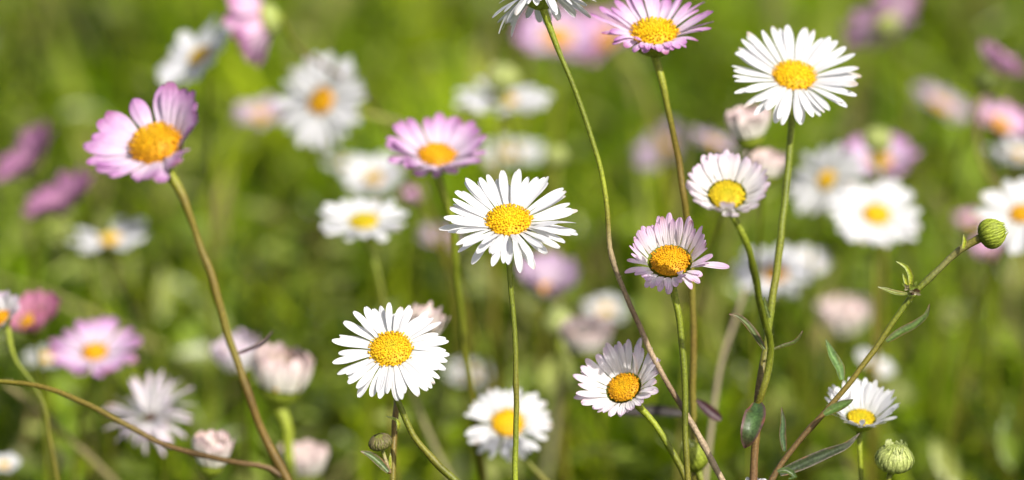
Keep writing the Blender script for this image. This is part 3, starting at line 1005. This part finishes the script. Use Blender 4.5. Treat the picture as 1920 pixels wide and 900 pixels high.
soft('pink head seen from the side near the top right corner', 1868, 128, .73, 62, 20, 80, 55, 48, 'pink', 221, n=20, width=1.1)
soft('dusky purple head lost in blur between green patches at upper right', 1762, 200, .86, 64, 20, 70, 62, 20, 'mauve', 223, n=18, width=1.2)
soft('lilac head seen from behind with pale green cup, top right', 1660, 44, .775, 84, 26, 122, 120, 15, 'pink', 225, n=20, width=1.15, cupstyle='pale')
soft('large lilac daisy with orange disc blurred at the top behind the tall stem', 1043, 72, .82, 82, 32, 54, 84, 20, 'lilac', 227, n=22, width=1.25, palette=ORANGE, stem=[(1046, 170), (1040, 260)], stem_w=13)
soft('darker lilac daisy with brown disc half behind the top pink daisy', 1134, 76, .82, 82, 26, 58, 112, 22, 'pink', 229, n=22, width=1.2, palette=ORANGE, stem=[(1190, 135), (1212, 180), (1226, 230)], stem_w=16)
soft('white daisy seen nearly edge on behind a pale green bud, upper middle', 945, 190, .735, 90, 24, 70, 88, 10, 'white', 231, n=18, width=1.25)
soft('pink head facing left with pale green cup at the top left', 500, 36, .672, 100, 30, 106, 193, 46, 'pink', 233, n=24, width=1.15, cupstyle='pale', stem=[(555, 85), (600, 120), (650, 150), (690, 190)], stem_z=[.68, .69, .70, .71], stem_w=11, cols=(LIME, BROWN, BROWN, OLIVE))
soft('white head seen from the side, left of the top pink head', 376, 106, .69, 92, 24, 62, 130, 16, 'white', 235, n=20, width=1.2, cupstyle='pale')
soft('faint mauve head beside the left facing white daisy', 488, 218, .80, 54, 16, 58, 95, 20, 'mauve', 237, n=18, width=1.2)
soft('dusky magenta head at the left edge, upper of two', 68, 306, .74, 86, 17, 66, 140, 36, 'magenta', 239, palette=BROWND, n=24, width=1.1)
soft('dusky magenta head with yellow green cup, lower of two near the left edge', 122, 392, .71, 88, 19, 68, 118, 40, 'magenta', 241, palette=BROWND, n=24, width=1.1, cupstyle='pale')
soft('white flower seen nearly edge on at left under the big pink daisy', 206, 450, .72, 78, 20, 67, 92, 12, 'white', 243, n=16, width=1.1, gaps=((165, 195), (340, 360)))
soft('lilac daisy with yellow disc at lower left', 178, 662, .655, 88, 25, 52, 92, 18, 'lilac', 245, n=24, width=1.2, palette=ORANGE)
soft('deep pink cup with brownish disc at the left edge', 62, 606, .64, 72, 26, 56, 100, 48, 'crimson', 247, n=22, width=1.1, palette=ORANGE)
soft('pale pink daisy cut by the left edge on a green stem', 2, 598, .60, 58, 20, 50, 130, 35, 'blush', 249, n=24, palette=ORANGE, stem=[(32, 680), (55, 710), (82, 760), (95, 830)], stem_w=9)
soft('faint white flower under the lower left lilac daisy', 85, 672, .72, 44, 14, 70, 90, 10, 'white', 251, n=14)
soft('ragged whitish daisy with spiky uneven rays behind the arching branch', 282, 784, .635, 82, 14, 62, 112, 44, 'blush', 253, n=120, ragged=.34, jitter=26, width=1.7, palette=BROWND, dome=.3, gaps=((205, 250),), front=10, curl=-.55, single=True)
soft('white closed head with green cup behind the arching branch', 396, 868, .60, 78, 25, 76, 82, 76, 'cream', 255, n=22, curl=.25, group=G_BUD, cupdepth=1.0)
soft('pinkish white closed head at the bottom left of centre', 570, 884, .655, 80, 33, 76, 90, 74, 'cream', 257, n=22, curl=.3, group=G_BUD, cupdepth=1.0)
soft('pink barrel shaped closed head on a thick pale stem', 526, 722, .632, 108, 42, 74, 80, 76, 'cream', 259, n=26, curl=.35, group=G_BUD, cupdepth=.8, stem=[(535, 790), (542, 850), (548, 905)], stem_w=24, cols=(LIME, LIME, GREEN))
soft('pink ball head partly behind the barrel shaped one', 452, 685, .66, 84, 30, 70, 105, 72, 'blush', 261, n=22, curl=.3, group=G_BUD)
soft('lilac cup with opened front in blur below right of the central daisy', 1024, 545, .71, 84, 22, 58, 84, 52, 'mauve', 263, n=22, curl=.1, palette=ORANGE, width=1.15, front=50)
soft('cream closed head on dark cup, above the white leaning cup daisy', 1098, 652, .675, 84, 34, 72, 88, 68, 'cream', 265, n=24, curl=.2, group=G_BUD, cupdepth=.9)
soft('dim white flower above the cream closed head', 1135, 582, .77, 42, 14, 55, 90, 15, 'white', 267, n=16)
soft('pinkish white closed head with green cup beside the tall white daisy stem', 1404, 254, .62, 78, 28, 78, 100, 78, 'cream', 269, n=20, curl=.25, group=G_BUD, cupdepth=.9, width=1.2)
soft('small pinkish white head tucked behind the pale cup flower', 1434, 326, .632, 68, 27, 74, 86, 72, 'cream', 271, n=20, curl=.25, group=G_BUD)
soft('dusky mauve flower in deep blur left of the pale cup flower', 1245, 278, .83, 60, 20, 60, 140, 20, 'mauve', 273, n=18, width=1.2)
soft('pale greyish flower in blur just right of the dusky mauve one', 1335, 272, .78, 50, 16, 72, 70, 20, 'mauve', 275, n=16)
soft('white daisy with orange disc in blur behind the branched plant', 1452, 516, .725, 78, 24, 55, 92, 14, 'white', 277, n=20, palette=ORANGE, width=1.2)
soft('small white flower right of the blurred orange disc daisy', 1516, 496, .74, 42, 12, 50, 80, 25, 'white', 279, n=18, width=1.2)
soft('blurred whitish closed head just right of the branched plant', 1584, 618, .765, 84, 28, 74, 98, 66, 'cream', 281, n=20, width=1.2, curl=.2)
soft('small white head above the small white cup daisy', 1636, 690, .72, 42, 14, 66, 60, 30, 'white', 283, n=16, width=1.2)
soft('faint pink head behind the tip bud stem', 1852, 478, .75, 46, 18, 66, 90, 55, 'pink', 285, n=18, curl=.2)
soft('faint pink head left of the tip bud', 1822, 422, .78, 40, 14, 66, 90, 40, 'pink', 287, n=16)
soft('dim white flower in shade behind the central daisy', 960, 288, .82, 62, 16, 66, 90, 8, 'white', 289, n=16, width=1.1)
soft('faint mauve head left of the central daisy', 826, 452, .80, 42, 14, 60, 90, 30, 'mauve', 291, n=16)
soft('dim white flower between the two lower white daisies', 880, 702, .80, 48, 14, 62, 90, 10, 'white', 293, n=16)
soft('faint white flower at the bottom left corner', 8, 872, .66, 32, 10, 60, 90, 15, 'white', 295, n=16)
soft('row of white ray tips just rising over the bottom edge', 1414, 948, .55, 66, 24, 68, 90, 72, 'white', 297, n=26, curl=.05, single=True, group=G_SHARP, width=.8)

# ------------------------------------------------------------------ dry stalks and loose leaves
def stalk(label, pts, z, w, cols, name='dry_stalk', seed=1):
    zs = z if isinstance(z, (list, tuple)) else [z] * len(pts)
    last = at(*pts[-1], zs[-1])
    base = ground_below(last, 0, .01)
    path = [at(u, v, q) for (u, v), q in zip(pts, zs)] + [base]
    E = np.array([cols[min(i, len(cols) - 1)] for i in range(len(path))], float)
    P, ec = spline(path, .002, E)
    mb = MB()
    r = size(w, zs[0]) * .5
    tube(mb, P, r * np.linspace(.8, 1.1, len(P)), ec, 8, 0, random.Random(seed), .08)
    o = mb.build(name, M_DRY, None, base, (0, 0, 0))
    return tag(o, label, 'stalk', 'dry stalks among the daisies')


stalk('pale dry stalk rising from the bottom left of the branched plant', [(1398, 540), (1375, 610), (1352, 680), (1338, 770), (1322, 905)], [.66, .65, .64, .63, .62], 10, [(.30, .25, .17)] * 3)
stalk('broad pale straw stalk crossing the bottom left corner', [(10, 720), (60, 758), (110, 805), (160, 850), (215, 905)], .67, 14, [(.24, .21, .09)] * 3)
stalk('pale straw stalk behind the lower left white daisy', [(752, 690), (775, 745), (800, 805), (830, 870), (850, 905)], .66, 13, [(.27, .26, .12)] * 3)
stalk('faint pale stalk slanting above the central daisy', [(880, 270), (915, 310), (950, 350), (990, 410)], .74, 18, [(.36, .36, .2)] * 3)


def loose(label, pts, z, w, col, edge, face, name='dark_leaf'):
    base = at(*pts[-1], z)
    o = leaf(None, base, pts, z, w, col, edge, face, name=name)
    o.location = base
    return tag(o, label, 'leaf', 'loose dark leaves')


loose('dark purple brown leaf between two upright stems and the pale stalk', [(1352, 787), (1335, 775), (1318, 760), (1304, 748)], .585, 20, (.05, .02, .03), None, (0, -.8, .6))
loose('long dark leaf lying behind the white leaning cup daisy', [(1285, 775), (1230, 770), (1170, 770), (1105, 758)], .60, 20, (.035, .03, .03), None, (0, -.8, .6))
